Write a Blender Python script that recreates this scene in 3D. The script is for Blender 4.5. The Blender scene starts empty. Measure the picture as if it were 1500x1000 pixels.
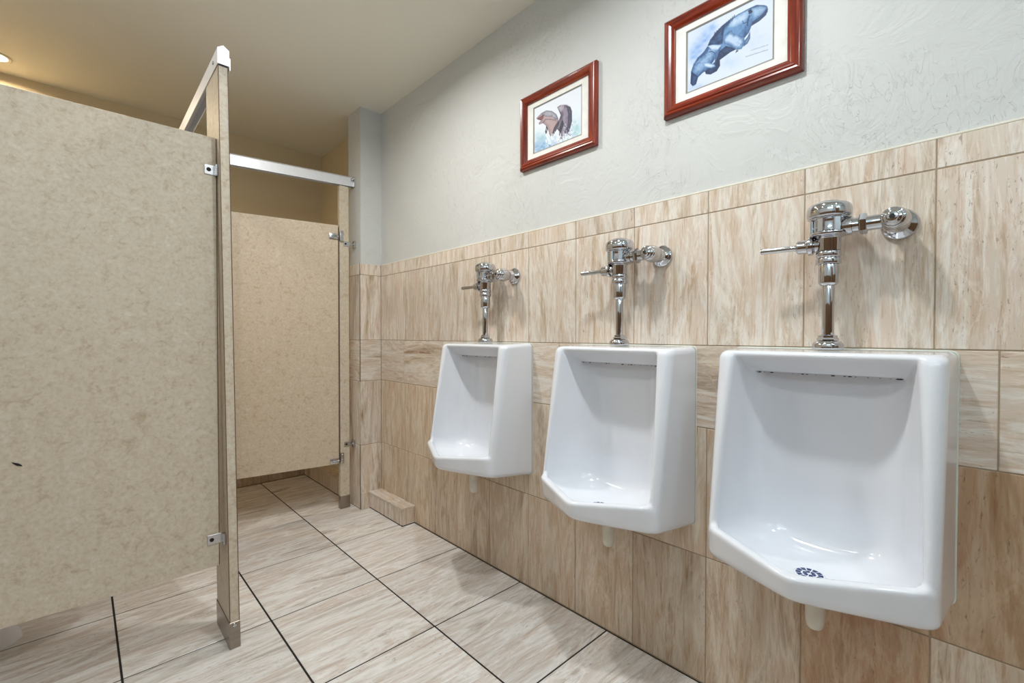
import bpy, bmesh, math, random
import numpy as np
from mathutils import Vector, Matrix

random.seed(7)
S = bpy.context.scene
COL = S.collection

# ------------------------------------------------------------------ camera
CAM = Vector((-1.3936, 0.0, 1.08))
YAW, PITCH, ROLL, FPX = 0.7575, 0.0140, 0.0010, 670.24
fw = Vector((math.sin(YAW)*math.cos(PITCH), math.cos(YAW)*math.cos(PITCH), -math.sin(PITCH)))
rt = Vector((math.cos(YAW), -math.sin(YAW), 0)); up = rt.cross(fw)
c_, s_ = math.cos(ROLL), math.sin(ROLL)
r2 = c_*rt + s_*up; u2 = -s_*rt + c_*up
cd = bpy.data.cameras.new('camera'); co = bpy.data.objects.new('camera', cd); COL.objects.link(co)
M = Matrix((r2, u2, -fw)).transposed().to_4x4(); M.translation = CAM
co.matrix_world = M
cd.sensor_width = 36; cd.lens = 36*FPX/1500; cd.clip_start = 0.02
S.camera = co

# ------------------------------------------------------------------ world, exposure, lamps
w = bpy.data.worlds.new('world'); S.world = w; w.use_nodes = True
w.node_tree.nodes['Background'].inputs[0].default_value = (0.8, 0.85, 1, 1)
w.node_tree.nodes['Background'].inputs[1].default_value = 0.05
S.view_settings.view_transform = 'Standard'; S.view_settings.look = 'None'
S.view_settings.gamma = 1; S.view_settings.use_curve_mapping = False
S.view_settings.exposure = -0.16

ZC = 2.48
WARM = (1.0, 0.80, 0.55); NEUT = (.94, .98, 1.0); NEUTW = (.97, .96, .93); COOL = (0.64, 0.85, 1.0)
# (x, y, power, colour, diameter) of the recessed downlights; those at the entrance and before the stalls added to light the room
DOWNLIGHTS = [(-0.70, 1.75, 14, NEUTW, .12), (-0.72, 0.60, 14, NEUT, .13), (-0.72, -0.6, 4, NEUT, .13),
              (-1.69, 3.47, 6.5, WARM, .11), (-1.70, 2.25, 6, NEUTW, .13), (-1.75, 1.0, 3, NEUT, .13), (-1.75, -0.6, 4, NEUT, .13)]
# vanity globes above the mirror on the left wall
VANITY = [(-2.10, y, 2.02) for y in (-0.75, -0.50, -0.25, 0.0)]
GLOBE = 48.0      # emission of the globe bulbs
# globes above the basin wall behind the camera
VANITY2 = [(x, -1.42, 2.02) for x in (-1.55, -1.30, -1.05)]

# ------------------------------------------------------------------ helpers
def prop(o, label=None, cat=None, group=None, kind=None):
    if label: o['label'] = label
    if cat: o['category'] = cat
    if group: o['group'] = group
    if kind: o['kind'] = kind
    return o

def obj(name, me, mat=None, parent=None, loc=None, smooth=False):
    if isinstance(me, bmesh.types.BMesh):
        bm = me; me = bpy.data.meshes.new(name); bm.to_mesh(me); bm.free()
    if mat and not me.materials: me.materials.append(mat)
    if smooth:
        me.shade_smooth()
    o = bpy.data.objects.new(name, me); COL.objects.link(o)
    if parent: o.parent = parent
    if loc is not None: o.location = loc
    return o

def empty(name, loc=(0, 0, 0), rz=0):
    o = bpy.data.objects.new(name, None); COL.objects.link(o)
    o.location = loc; o.rotation_euler = (0, 0, rz); o.empty_display_size = .05
    return o

def box_bm(x0, x1, y0, y1, z0, z1, bev=0, seg=1, bm=None):
    b = bmesh.new()
    bmesh.ops.create_cube(b, size=1)
    for v in b.verts:
        v.co = Vector(((x0+x1)/2 + v.co.x*(x1-x0), (y0+y1)/2 + v.co.y*(y1-y0), (z0+z1)/2 + v.co.z*(z1-z0)))
    if bev:
        bmesh.ops.bevel(b, geom=b.edges[:], offset=bev, segments=seg, profile=.5, affect='EDGES')
    if bm is not None:
        join(bm, b); return bm
    return b

def join(dst, src):
    me = bpy.data.meshes.new('tmp'); src.to_mesh(me); src.free()
    dst.from_mesh(me); bpy.data.meshes.remove(me)

def frame_to(axis):
    z = Vector(axis).normalized()
    x = z.orthogonal().normalized(); y = z.cross(x)
    return Matrix((x, y, z)).transposed()

def lathe(profile, origin=(0, 0, 0), axis=(0, 0, 1), n=32, bm=None, sharp=True):
    """profile: list of (radius, height) along axis; closed at both ends"""
    b = bmesh.new(); R = frame_to(axis); o = Vector(origin); rings = []
    for r, h in profile:
        if r < 1e-6:
            rings.append([b.verts.new(o + R @ Vector((0, 0, h)))])
        else:
            rings.append([b.verts.new(o + R @ Vector((r*math.cos(2*math.pi*i/n), r*math.sin(2*math.pi*i/n), h))) for i in range(n)])
    for A, B in zip(rings, rings[1:]):
        for i in range(n):
            j = (i+1) % n
            if len(A) == 1 and len(B) == 1: continue
            if len(A) == 1: b.faces.new((A[0], B[j], B[i]))
            elif len(B) == 1: b.faces.new((A[i], A[j], B[0]))
            else: b.faces.new((A[i], A[j], B[j], B[i]))
    if len(rings[0]) > 1: b.faces.new(list(reversed(rings[0])))
    if len(rings[-1]) > 1: b.faces.new(rings[-1])
    bmesh.ops.recalc_face_normals(b, faces=b.faces[:])
    if bm is not None: join(bm, b); return bm
    return b

def rounded(profile, r=.0015):
    """insert small chamfers at profile corners so chrome edges catch light"""
    out = []
    for i, p in enumerate(profile):
        if i in (0, len(profile)-1): out.append(p); continue
        a = np.array(profile[i-1]); c = np.array(p); d = np.array(profile[i+1])
        la, ld = np.linalg.norm(a-c), np.linalg.norm(d-c)
        if la < 1e-6 or ld < 1e-6: out.append(p); continue
        q = min(r, la*.4, ld*.4)
        p1 = c+(a-c)/la*q; p2 = c+(d-c)/ld*q; m = (p1+p2)/2*.5 + c*.5
        out += [tuple(p1), tuple(m), tuple(p2)]
    return out

def smooth_by_angle(o, ang=35):
    me = o.data
    me.shade_smooth()
    bm = bmesh.new(); bm.from_mesh(me)
    for e in bm.edges:
        if len(e.link_faces) == 2 and e.calc_face_angle(0) > math.radians(ang): e.smooth = False
    bm.to_mesh(me); bm.free()

# ------------------------------------------------------------------ materials
class NT:
    def __init__(s, name):
        s.m = bpy.data.materials.new(name); s.m.use_nodes = True
        s.t = s.m.node_tree; s.b = s.t.nodes['Principled BSDF']
    def n(s, t, **k):
        nd = s.t.nodes.new(t)
        for a, v in k.items(): setattr(nd, a, v)
        return nd
    def l(s, a, b): s.t.links.new(a, b)
    def set(s, **k):
        for a, v in k.items():
            s.b.inputs[a.replace('_', ' ')].default_value = v
    def coords(s, scale=(1, 1, 1), rnd=0, world=False):
        tc = s.n('ShaderNodeTexCoord')
        if world:
            g = s.n('ShaderNodeNewGeometry'); src = g.outputs['Position']
        else: src = tc.outputs['Object']
        if rnd:
            oi = s.n('ShaderNodeObjectInfo'); sc = s.n('ShaderNodeVectorMath', operation='SCALE')
            cmb = s.n('ShaderNodeCombineXYZ')
            m1 = s.n('ShaderNodeMath', operation='MULTIPLY'); m1.inputs[1].default_value = rnd
            m2 = s.n('ShaderNodeMath', operation='MULTIPLY'); m2.inputs[1].default_value = rnd*1.7
            m3 = s.n('ShaderNodeMath', operation='MULTIPLY'); m3.inputs[1].default_value = rnd*.6
            for k, mm in enumerate((m1, m2, m3)):
                s.l(oi.outputs['Random'], mm.inputs[0]); s.l(mm.outputs[0], cmb.inputs[k])
            ad = s.n('ShaderNodeVectorMath', operation='ADD'); s.l(src, ad.inputs[0]); s.l(cmb.outputs[0], ad.inputs[1])
            src = ad.outputs[0]; s.rand = oi.outputs['Random']
        mp = s.n('ShaderNodeMapping'); mp.inputs['Scale'].default_value = scale
        s.l(src, mp.inputs[0]); return mp.outputs[0]
    def noise(s, vec, scale, detail=4, rough=.5, dist=0):
        nd = s.n('ShaderNodeTexNoise'); nd.inputs['Scale'].default_value = scale
        nd.inputs['Detail'].default_value = detail; nd.inputs['Roughness'].default_value = rough
        nd.inputs['Distortion'].default_value = dist
        s.l(vec, nd.inputs['Vector']); return nd.outputs['Fac']
    def ramp(s, fac, stops, interp='LINEAR'):
        r = s.n('ShaderNodeValToRGB'); cr = r.color_ramp; cr.interpolation = interp
        while len(cr.elements) < len(stops): cr.elements.new(.5)
        for e, (p, c) in zip(cr.elements, stops):
            e.position = p; e.color = (c[0], c[1], c[2], 1) if not isinstance(c, (int, float)) else (c, c, c, 1)
        s.l(fac, r.inputs[0]); return r.outputs[0]
    def mix(s, f, a, b, mode='MIX'):
        m = s.n('ShaderNodeMix', data_type='RGBA', blend_type=mode)
        if isinstance(f, (int, float)): m.inputs[0].default_value = f
        else: s.l(f, m.inputs[0])
        for k, v in ((6, a), (7, b)):
            if isinstance(v, (tuple, list)): m.inputs[k].default_value = (*v[:3], 1)
            else: s.l(v, m.inputs[k])
        return m.outputs[2]
    def bump(s, h, strength=.3, dist=.01, prev=None):
        b = s.n('ShaderNodeBump'); b.inputs['Strength'].default_value = strength; b.inputs['Distance'].default_value = dist
        s.l(h, b.inputs['Height'])
        if prev is not None: s.l(prev, b.inputs['Normal'])
        return b.outputs[0]
    def out(s, color=None, normal=None, rough=None):
        if color is not None: s.l(color, s.b.inputs['Base Color'])
        if normal is not None: s.l(normal, s.b.inputs['Normal'])
        if rough is not None: s.l(rough, s.b.inputs['Roughness'])
        return s.m

def srgb(r, g, b):
    f = lambda c: (c/255/12.92) if c/255 <= .04045 else ((c/255+.055)/1.055)**2.4
    return (f(r), f(g), f(b))

def plain(name, col, rough=.5, metal=0, **k):
    m = NT(name); m.set(Base_Color=(*col, 1), Roughness=rough, Metallic=metal, **k)
    # faint wear so nothing is perfectly even
    v = m.coords((1, 1, 1)); f = m.noise(v, 30, 3)
    c = m.ramp(f, [(.3, tuple(x*.93 for x in col)), (.7, tuple(min(1, x*1.05) for x in col))])
    return m.out(c)

def travertine(name, axis, light, mid, dark, pink, rough=.28, across=9.0, streak=.5, tones=(.86, 1.0, 1.0)):
    """banded stone-look porcelain: veins run along `axis`"""
    m = NT(name)
    sc = [across]*3; sc['xyz'.index(axis)] = across*.17
    sf = [across*6]*3; sf['xyz'.index(axis)] = across*.5
    v1 = m.coords(tuple(sc), rnd=37.0)
    n1 = m.noise(v1, 1.0, 6, .66, .8)
    v2 = m.coords(tuple(sf), rnd=19.0)
    n2 = m.noise(v2, 1.0, 6, .68, .9)
    c1 = m.ramp(n1, [(.32, dark), (.41, mid), (.46, light), (.52, pink), (.57, mid), (.63, light), (.72, pink)])
    c2 = m.ramp(n2, [(.33, dark), (.43, mid), (.51, light), (.61, light), (.68, mid)])
    c = m.mix(streak, c1, c2)
    # pale chalky threads
    n4 = m.noise(m.coords(tuple(q*1.6 for q in sc), rnd=29.0), 1.0, 5, .6, 1.4)
    th = m.ramp(n4, [(.480, 0.0), (.50, .32), (.525, 0.0)])
    c = m.mix(th, c, tuple(min(1, q*1.18) for q in light))
    # pits and short dark threads
    sp = [across*17]*3; sp['xyz'.index(axis)] = across*5
    v3 = m.coords(tuple(sp), rnd=11.0)
    n3 = m.noise(v3, 1.0, 4, .75, .8)
    pit = m.ramp(n3, [(.60, 0.0), (.67, 1.0)])
    nb = m.noise(m.coords(tuple(q*.9 for q in sc), rnd=5.0), 1.0, 3)
    pm = m.mix(1.0, pit, m.ramp(nb, [(.46, 0.0), (.60, .65)]), 'MULTIPLY')
    c = m.mix(pm, c, tuple(x*.5 for x in dark))
    # each tile its own tone
    tone = m.ramp(m.rand, [(0, tones[0]), (.5, tones[1]), (1, tones[2])])
    c = m.mix(1.0, c, tone, 'MULTIPLY')
    nr = m.bump(m.mix(.5, n2, n3), .06, .002)
    m.set(Roughness=rough)
    return m.out(c, nr)

# colour palette of the stone-look tiles
W_L, W_M, W_D, W_P = srgb(227, 219, 208), srgb(202, 183, 160), srgb(146, 113, 82), srgb(207, 181, 159)
T_WALL = travertine('wall_tile_vertical', 'z', W_L, W_M, W_D, W_P, .3, 9.5, .38)
T_LOW = travertine('wall_tile_low_shaded', 'z', srgb(219, 205, 186), srgb(192, 167, 138), srgb(140, 106, 73), srgb(200, 170, 142), .3, 9.5, .38)  # browner tile for the lower rows, partly shade put into the colour
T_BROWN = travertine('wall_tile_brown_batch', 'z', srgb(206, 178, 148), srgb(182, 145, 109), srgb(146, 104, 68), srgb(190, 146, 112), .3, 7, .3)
T_BAND = travertine('wall_tile_band_y', 'y', W_L, W_M, W_D, W_P, .3, 9.5, .38)
T_BANDX = travertine('wall_tile_band_x', 'x', W_L, W_M, W_D, W_P, .3, 9.5, .38)
F_L, F_M, F_D, F_P = srgb(234, 232, 229), srgb(208, 199, 190), srgb(146, 126, 108), srgb(206, 190, 178)
T_FLOOR = travertine('floor_tile_stone', 'x', F_L, F_M, F_D, F_P, .24, 9, .34)
GROUT_W = plain('wall_grout', srgb(158, 140, 116), .9)
GROUT_F = plain('floor_grout', srgb(30, 25, 23), .9)

def paint(name, col, amount, scale):
    m = NT(name)
    v = m.coords((1, 1, 1), world=True)
    n1 = m.noise(v, 5*scale, 5, .55, 1.6)       # trowelled patches
    r1 = m.ramp(n1, [(.40, 0.0), (.50, 1.0), (.53, .75), (.62, .95), (.7, .35)])
    n2 = m.noise(v, 38*scale, 4, .6, .3)
    n3 = m.noise(m.coords((1, 3.2, 1.4), world=True), 7*scale, 3, .5, 2.4)
    ridge = m.ramp(n3, [(.490, 0.0), (.500, 1.0), (.512, 0.0)])
    msk = m.ramp(m.noise(v, 2.3*scale, 2), [(.48, 0.0), (.6, 1.0)])
    rr = m.mix(1.0, ridge, msk, 'MULTIPLY')
    nn = m.bump(r1, .16*amount, .006)
    nn = m.bump(n2, .17*amount, .004, nn)
    nn = m.bump(rr, .40*amount, .008, nn)
    c = m.ramp(m.noise(v, 1.4, 3), [(.3, tuple(x*.97 for x in col)), (.7, col)])
    m.set(Roughness=.55)
    return m.out(c, nn)
PAINT = paint('wall_paint', srgb(204, 205, 202), 1.0, 1.0)
PAINT_B = paint('stall_wall_paint', srgb(214, 196, 160), .35, 1.0)
CEIL = paint('ceiling_paint', srgb(238, 236, 224), .5, 1.0)

def laminate(name, base, fleck, pale):
    m = NT(name)
    v = m.coords((1, 1, 1), rnd=13.0)
    n1 = m.noise(v, 34, 6, .68, .5)
    n2 = m.noise(v, 95, 4, .6, .3)
    n3 = m.noise(v, 48, 5, .7, 1.2)
    c = m.ramp(n1, [(.34, fleck), (.46, base), (.56, base), (.68, pale)])
    c = m.mix(.35, c, m.ramp(n2, [(.35, fleck), (.5, base), (.65, pale)]))
    sp = m.ramp(n3, [(.62, 0.0), (.72, .55)])
    c = m.mix(sp, c, tuple(x*.72 for x in fleck))
    m.set(Roughness=.42)
    return m.out(c)
LAM = laminate('speckled_laminate', srgb(206, 193, 172), srgb(182, 163, 137), srgb(217, 209, 194))
LAM_P = laminate('speckled_laminate_pinkish', srgb(204, 187, 164), srgb(180, 157, 128), srgb(216, 203, 184))
SEAM = plain('dark_laminate_seam', srgb(104, 74, 50), .6)

def metal(name, col, rough, aniso=None, brushed=0):
    m = NT(name); m.set(Metallic=1.0, Roughness=rough, Base_Color=(*col, 1))
    if brushed:
        v = m.coords((8, 8, 240) if brushed == 1 else (240, 240, 6))
        n = m.noise(v, 1, 3)
        return m.out(m.ramp(n, [(.3, tuple(x*.82 for x in col)), (.7, col)]), m.bump(n, .05, .001))
    v = m.coords((1, 1, 1)); n = m.noise(v, 60, 3)
    return m.out(m.ramp(n, [(.3, tuple(x*.96 for x in col)), (.7, col)]))
CHROME = metal('chrome', (.56, .57, .60), .06)
CHROME_D = metal('worn_chrome_hardware', (.55, .55, .56), .25)
ALU = metal('satin_aluminium', (.84, .86, .90), .42); ALU.node_tree.nodes['Principled BSDF'].inputs['Metallic'].default_value = .45
SHOE = metal('brushed_steel_shoe', (.38, .33, .285), .30, brushed=1)
PORC = NT('white_vitreous_china'); PORC.set(Roughness=.12, Coat_Weight=.4, Coat_Roughness=.03)
_v = PORC.coords((1, 1, 1)); PORC = PORC.out(PORC.ramp(PORC.noise(_v, 6, 2), [(.3, srgb(224, 227, 233)), (.7, srgb(230, 232, 237))]))
PLAST = plain('cream_plastic', srgb(226, 220, 204), .35)
CAULK = plain('aged_caulk', srgb(218, 220, 206), .6)
DARK = plain('dark_hole', srgb(40, 38, 36), .8)
BLUE = plain('blue_screen', srgb(22, 48, 104), .5)
BLACK = plain('black_nick', srgb(28, 24, 22), .7)

def wood(name):
    m = NT(name)
    v = m.coords((1.0, 1.0, 1.0), rnd=3.0)
    mp = m.coords((30, 3, 30), rnd=3.0)
    n = m.noise(mp, 1.5, 4, .6, .5)
    c = m.ramp(n, [(.3, srgb(84, 22, 10)), (.5, srgb(122, 38, 16)), (.7, srgb(150, 58, 24))])
    m.set(Roughness=.22, Coat_Weight=.2, Coat_Roughness=.08)
    return m.out(c)
CHERRY = wood('cherry_frame_wood')
MATB = plain('ivory_mat_board', srgb(232, 230, 224), .8)
BEVEL = plain('grey_mat_bevel', srgb(140, 138, 132), .7)
ADDED_DOORW = plain('added_door_brown_wood', srgb(110, 74, 46), .4)

def glow(name, col, st):
    m = NT(name); m.set(Base_Color=(1, 1, 1, 1), Emission_Color=(*col, 1), Emission_Strength=st); return m.m

# ------------------------------------------------------------------ setting
XL, YN, YB = -2.25, -1.60, 3.66     # left wall, near wall, back wall
Z1, Z2, Z3, Z4, Z5 = .398, .7956, 1.0485, 1.451, 1.5197
PX, PY, PY2 = -.139, 2.6846, 2.866  # pier
G = .0028                            # joint width on walls
TH = .009                            # tile thickness

def structure(name, bm, mat):
    o = obj(name, bm, mat); o['kind'] = 'structure'; return o

ceil = structure('ceiling', box_bm(XL-.1, .12, YN-.1, YB+.1, ZC, ZC+.08), CEIL)
wr = structure('wall_right', box_bm(TH, .12, YN-.1, YB+.1, -.02, ZC), PAINT)
structure('wall_rear', box_bm(TH-.0015, TH+.02, PY2-.01, YB+TH+.01, -.01, ZC), PAINT_B)
wb = structure('wall_back', box_bm(XL-.1, TH, YB+TH, YB+.12, -.02, ZC), PAINT_B)
wl = structure('wall_left', box_bm(XL-.12, XL, YN-.1, YB+.12, -.02, ZC), PAINT)
wn = structure('wall_near', box_bm(XL, TH, YN-.12, YN, -.02, ZC), PAINT)
pier = structure('wall_pier', box_bm(PX+TH, TH, PY+TH, PY2, 0, ZC), PAINT)
floor = structure('floor', box_bm(XL-.1, .1, YN-.1, YB+.1, -.03, -.0012), GROUT_F)

_tile_cache = {}
def tile(name, cx, cy, cz, sx, sy, sz, mat, parent, bev=.0012, normal='x'):
    """bevelled tile centred at c; shares mesh data between alike tiles"""
    key = (name, round(sx, 4), round(sy, 4), round(sz, 4), mat.name)
    me = _tile_cache.get(key)
    if me is None:
        b = box_bm(-sx/2, sx/2, -sy/2, sy/2, -sz/2, sz/2, bev)
        me = bpy.data.meshes.new(name); b.to_mesh(me); b.free(); me.materials.append(mat)
        _tile_cache[key] = me
    o = bpy.data.objects.new(name, me); COL.objects.link(o)
    o.location = (cx + random.uniform(-1, 1)*(.0002 if normal != 'x' else .0001), cy, cz)
    o.parent = parent
    return o

# grout bed of the wainscot: thin slabs standing on wall faces, tiles proud of them
def grout(parent, x0, x1, y0, y1, z0, z1):
    o = obj('grout_bed', box_bm(x0, x1, y0, y1, z0, z1), GROUT_W, parent); return o
grout(wr, .0013, TH+.001, YN, PY, 0, Z5-.002)
WY0, WYS = .6054, .2552
ys = [WY0 + WYS*i for i in range(-9, 9)]
ys = [max(y, YN) for y in ys if y < PY-.005 and y > YN-.25] + [PY]
ys = sorted(set(ys))
for a, b in zip(ys, ys[1:]):
    if b-a < .012: continue
    for (z0, z1) in ((.003, Z1), (Z1, Z2), (Z3, Z4), (Z4, Z5)):
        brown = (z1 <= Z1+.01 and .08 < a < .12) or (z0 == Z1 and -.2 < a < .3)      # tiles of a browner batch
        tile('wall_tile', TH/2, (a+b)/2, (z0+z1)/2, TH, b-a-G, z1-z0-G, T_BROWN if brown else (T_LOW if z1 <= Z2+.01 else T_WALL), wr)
obj('caulk_line', box_bm(-.0005, TH+.002, YN, PY, Z5-.002, Z5+.0035, .0012), PLAST, wr)
yb = [-.006 + .402*i for i in range(-4, 7)] + [PY]
yb = [y for y in yb if y > YN]; yb = [YN] + yb
for a, b in zip(yb, yb[1:]):
    tile('band_tile', TH/2, (a+b)/2, (Z2+Z3)/2, TH, b-a-G, Z3-Z2-G, T_BAND, wr)

# pier tiles: front face and the two side faces
grout(pier, PX+.0013, TH-.001, PY+.0013, PY+TH+.001, 0, Z5-.002)
grout(pier, PX+.0013, PX+TH+.001, PY+.0013, PY2-.002, 0, Z5-.002)
for (z0, z1, mt) in ((.003, Z1, 'v'), (Z1, Z2, 'v'), (Z2, Z3, 'h'), (Z3, Z4, 'v'), (Z4, Z5, 'v')):
    tile('wall_tile', PX/2, PY+TH/2, (z0+z1)/2, -PX-G, TH, z1-z0-G, T_WALL if mt == 'v' else T_BANDX, pier, normal='y')
    tile('wall_tile', PX+TH/2, (PY+TH+PY2)/2+.0005, (z0+z1)/2, TH, PY2-PY-TH-G, z1-z0-G, T_WALL if mt == 'v' else T_BAND, pier)

# back wall wainscot
grout(wb, XL, 0, YB+.0013, YB+TH+.001, 0, Z1-.002)
xb = [-.14-.2552*i for i in range(0, 9)]
xb = [0] + xb[:-1] + [XL]
for a, b in zip(xb, xb[1:]):
    tile('wall_tile', (a+b)/2, YB+TH/2, (Z1+.003)/2, a-b-G, TH, Z1-G-.003, T_WALL, wb, normal='y')

# tiled ledge inside the rear stall (along the right wall, behind the pier) and the kerb block before it
def ledge(name, x0, x1, y0, y1, h, ycuts, ends):
    o = structure(name, box_bm(x0+TH, x1, y0+(TH if ends else 0), y1, 0, h-TH), GROUT_W)
    cuts = [y0+(TH if ends else 0)] + ycuts + [y1]
    for a, b in zip(cuts, cuts[1:]):
        tile('ledge_front_tile', x0+TH/2, (a+b)/2, (h-TH)/2+.0025, TH, b-a-G, h-TH-.005, T_WALL, o)
        tile('ledge_top_tile', (x0-.003+x1)/2, (a+b)/2, h-TH/2, x1-x0+.003, b-a-G, TH, T_BAND, o)
    obj('floor_joint', box_bm(x0+.0006, x1-.001, y0+.0006, y1-.001, 0, .0045), GROUT_F, o)
    if ends:
        tile('ledge_end_tile', (x0+x1)/2+.001, y0+TH/2, (h-TH)/2+.0025, x1-x0-.003, TH, h-TH-.005, T_WALL, o, normal='y')
        tile('ledge_top_tile', (x0-.003+x1)/2, y0+TH/2-.001, h-TH/2, x1-x0+.003, TH, TH, T_BAND, o, normal='y')
    return o
lg = ledge('trim_2', -.139, -.0005, PY2, YB, .121, [3.12, 3.375], False)
kb = ledge('trim_1', -.083, -.0005, 2.284, PY-.001, .104, [2.392, 2.46], True)
lo = tile('pier_base_tile', (PX-.083)/2, PY-.003, .0515, .139-.083-.001, .008, .103, T_WALL, pier, normal='y')

# floor tiles
RY0, RYS = .9678, .4517
xs = [0.0, -.4446, -.875, -1.3054, -1.7358, -2.1662, XL]
yf = [YN] + [RY0 + RYS*i for i in range(-5, 6)] + [YB]
for k in range(len(xs)-1):
    for a, b in zip(yf, yf[1:]):
        gx = .0062
        tile('floor_tile', (xs[k]+xs[k+1])/2, (a+b)/2, -.004, xs[k]-xs[k+1]-gx, b-a-.0052, .008, T_FLOOR, floor, .001, normal='z')

# wooden door added behind the camera to give the chrome something dark to reflect
d1 = structure('added_door_1', box_bm(-2.05, -1.15, YN, YN+.04, 0, 2.03), ADDED_DOORW)
for (x0, x1, z0, z1) in ((-1.95, -1.65, .2, .95), (-1.55, -1.25, .2, .95), (-1.95, -1.65, 1.1, 1.9), (-1.55, -1.25, 1.1, 1.9)):
    obj('added_door_panel', box_bm(x0, x1, YN+.035, YN+.052, z0, z1, .008), ADDED_DOORW, d1)

# brown slabs added out of view to cut bounce and darken the chrome
BROWN = plain('added_brown_slab', srgb(120, 88, 60), .35)
structure('added_slab_left', box_bm(XL, XL+.012, YN, 1.82, 0, 1.45), BROWN)
structure('added_slab_near', box_bm(-1.13, -.001, YN, YN+.012, 0, 1.45), BROWN)

# ------------------------------------------------------------------ stall partitions
TP = .0255
def foot_shoe(parent, x0, x1, y0, y1, h=.094):
    t = .003; b = bmesh.new()
    box_bm(x0-t, x1+t, y0-t, y1+t, 0, h, .001, 1, b)
    return obj('shoe', b, SHOE, parent)
def screw(parent, p, axis, r=.0055, name='screw', mat=None):
    b = lathe([(0, 0), (r, 0), (r, .001), (r*.8, .0028), (r*.35, .0034), (r*.3, .0024), (0, .0024)], p, axis, 14)
    o = obj(name, b, mat or CHROME_D, parent); smooth_by_angle(o, 50); return o

# near pilaster, very slightly out of plumb
LEAN = -.024
def lean_x(z): return LEAN*z/2.03
pa = empty('stall_pilaster', (-1.012, 1.885, 0))
prop(pa, 'tall narrow beige laminate stall pilaster at the free front corner, nearest the camera', 'partition')
def to_local(bm, par, lean=False):
    for v in bm.verts:
        if lean: v.co.x += lean_x(v.co.z)
        v.co -= Vector(par.location)
    return bm
X0, X1, Y0, Y1 = -1.026, -.998, 1.792, 1.992
obj('board', to_local(box_bm(X0, X1, Y0, Y1, .004, 1.980, .0008), pa, True), LAM, pa)
# dark seams of the laminate skins on the narrow edge
for xx in (X0, X1):
    b = box_bm(xx-.0011, xx+.0011, Y0-.0009, Y0+.0006, .09, 1.978)
    o = obj('edge_seam', to_local(b, pa, True), SEAM, pa)
b = bmesh.new(); box_bm(X0-.0025, X1+.0025, Y0-.0025, Y1+.0025, 0, .092, .0012, 1, b)
sh = obj('shoe', to_local(b, pa, True), SHOE, pa); prop(sh, 'brushed steel shoe')
screw(pa, Vector((-1.014, Y0-.0024, .082))-pa.location, (0, -1, 0), .007)

# far corner pilaster at the end of the side headrail (behind the near one) and narrow one at the pier
pc = empty('stall_pilaster', (-.96, 2.80, 0))
prop(pc, 'beige laminate pilaster at the inner corner between both stalls, hidden behind the near pilaster', 'partition')
obj('board', to_local(box_bm(-1.05, -.872, 2.782, 2.8075, .004, 1.960, .0008), pc), LAM, pc)
obj('shoe', to_local(box_bm(-1.0525, -.8695, 2.7795, 2.81, 0, .08, .001), pc), SHOE, pc)
pb = empty('stall_pilaster', (-.195, 2.793, 0))
prop(pb, 'narrow beige laminate pilaster bracketed to the tiled pier, carrying the far stall door', 'partition')
obj('board', to_local(box_bm(-.224, -.166, 2.782, 2.8075, .004, 2.001, .0008), pb), LAM, pb)
obj('shoe', to_local(box_bm(-.2265, -.1635, 2.7795, 2.81, 0, .078, .001), pb), SHOE, pb)

def bracket(parent, origin, along, normal, L, W=.034, dx=0):
    """small chrome angle bracket plate with a screw; origin = centre of plate on the board face"""
    o = Vector(origin) - parent.location
    a = Vector(along).normalized(); n = Vector(normal).normalized(); zz = Vector((0, 0, 1))
    b = bmesh.new()
    bb = box_bm(-L/2, L/2, -.0015, .0015, -W/2, W/2, .0012)
    Rm = Matrix((a, n, zz)).transposed().to_4x4()
    bmesh.ops.transform(bb, matrix=Matrix.Translation(o + n*.0015) @ Rm, verts=bb.verts[:]); join(b, bb)
    ob = obj('bracket', b, CHROME_D, parent)
    s = lathe([(0, 0), (.0065, 0), (.0065, .0015), (.0045, .0035), (0, .0035)], o + n*.003 - a*L*.22, n, 14)
    so = obj('screw', s, BLACK, ob); smooth_by_angle(so, 50)
    return ob

# side panel running left from the near pilaster
PXR = -1.052
sp = empty('stall_side_panel', (-1.65, 1.853, 0))
prop(sp, 'large beige speckled laminate side panel filling the left of the picture', 'partition')
obj('board', to_local(box_bm(XL+.012, PXR+.004, 1.840, 1.8655, .283, 1.752, .0012), sp), LAM, sp)
obj('edge_seam', to_local(box_bm(PXR+.003, PXR+.0052, 1.8392, 1.8412, .285, 1.75), sp), SEAM, sp)
for zz in (1.640, .378):
    br = bracket(sp, (PXR-.008, 1.8395, zz), (1, 0, 0), (0, -1, 0), .046)
    xf = X0+lean_x(zz+.02)-.0008
    b = box_bm(xf-.009, xf, 1.8175, 1.8378, zz-.022, zz+.017, .001)   # flange turned onto the pilaster
    for v in b.verts: v.co -= sp.location
    obj('bracket_flange', b, CHROME_D, br)
# nick in the laminate
b = bmesh.new()
pts = [(-.0165, .006), (-.006, .0035), (.004, .001), (.014, -.004), (.018, -.009), (.011, -.0075), (.001, -.006), (-.007, -.0015), (-.013, .003)]
vs = [b.verts.new((-1.521+x, 1.8392, .726+z) - sp.location if False else Vector((-1.521+x, 1.8390, .726+z))-sp.location) for x, z in [(q[0]*.6, q[1]*1.0) for q in pts]]
f = b.faces.new(vs); ex = bmesh.ops.extrude_face_region(b, geom=[f])
for v in [g for g in ex['geom'] if isinstance(g, bmesh.types.BMVert)]: v.co.y += .0015
bmesh.ops.recalc_face_normals(b, faces=b.faces[:])
n_ = obj('nick', b, BLACK, sp)

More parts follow.
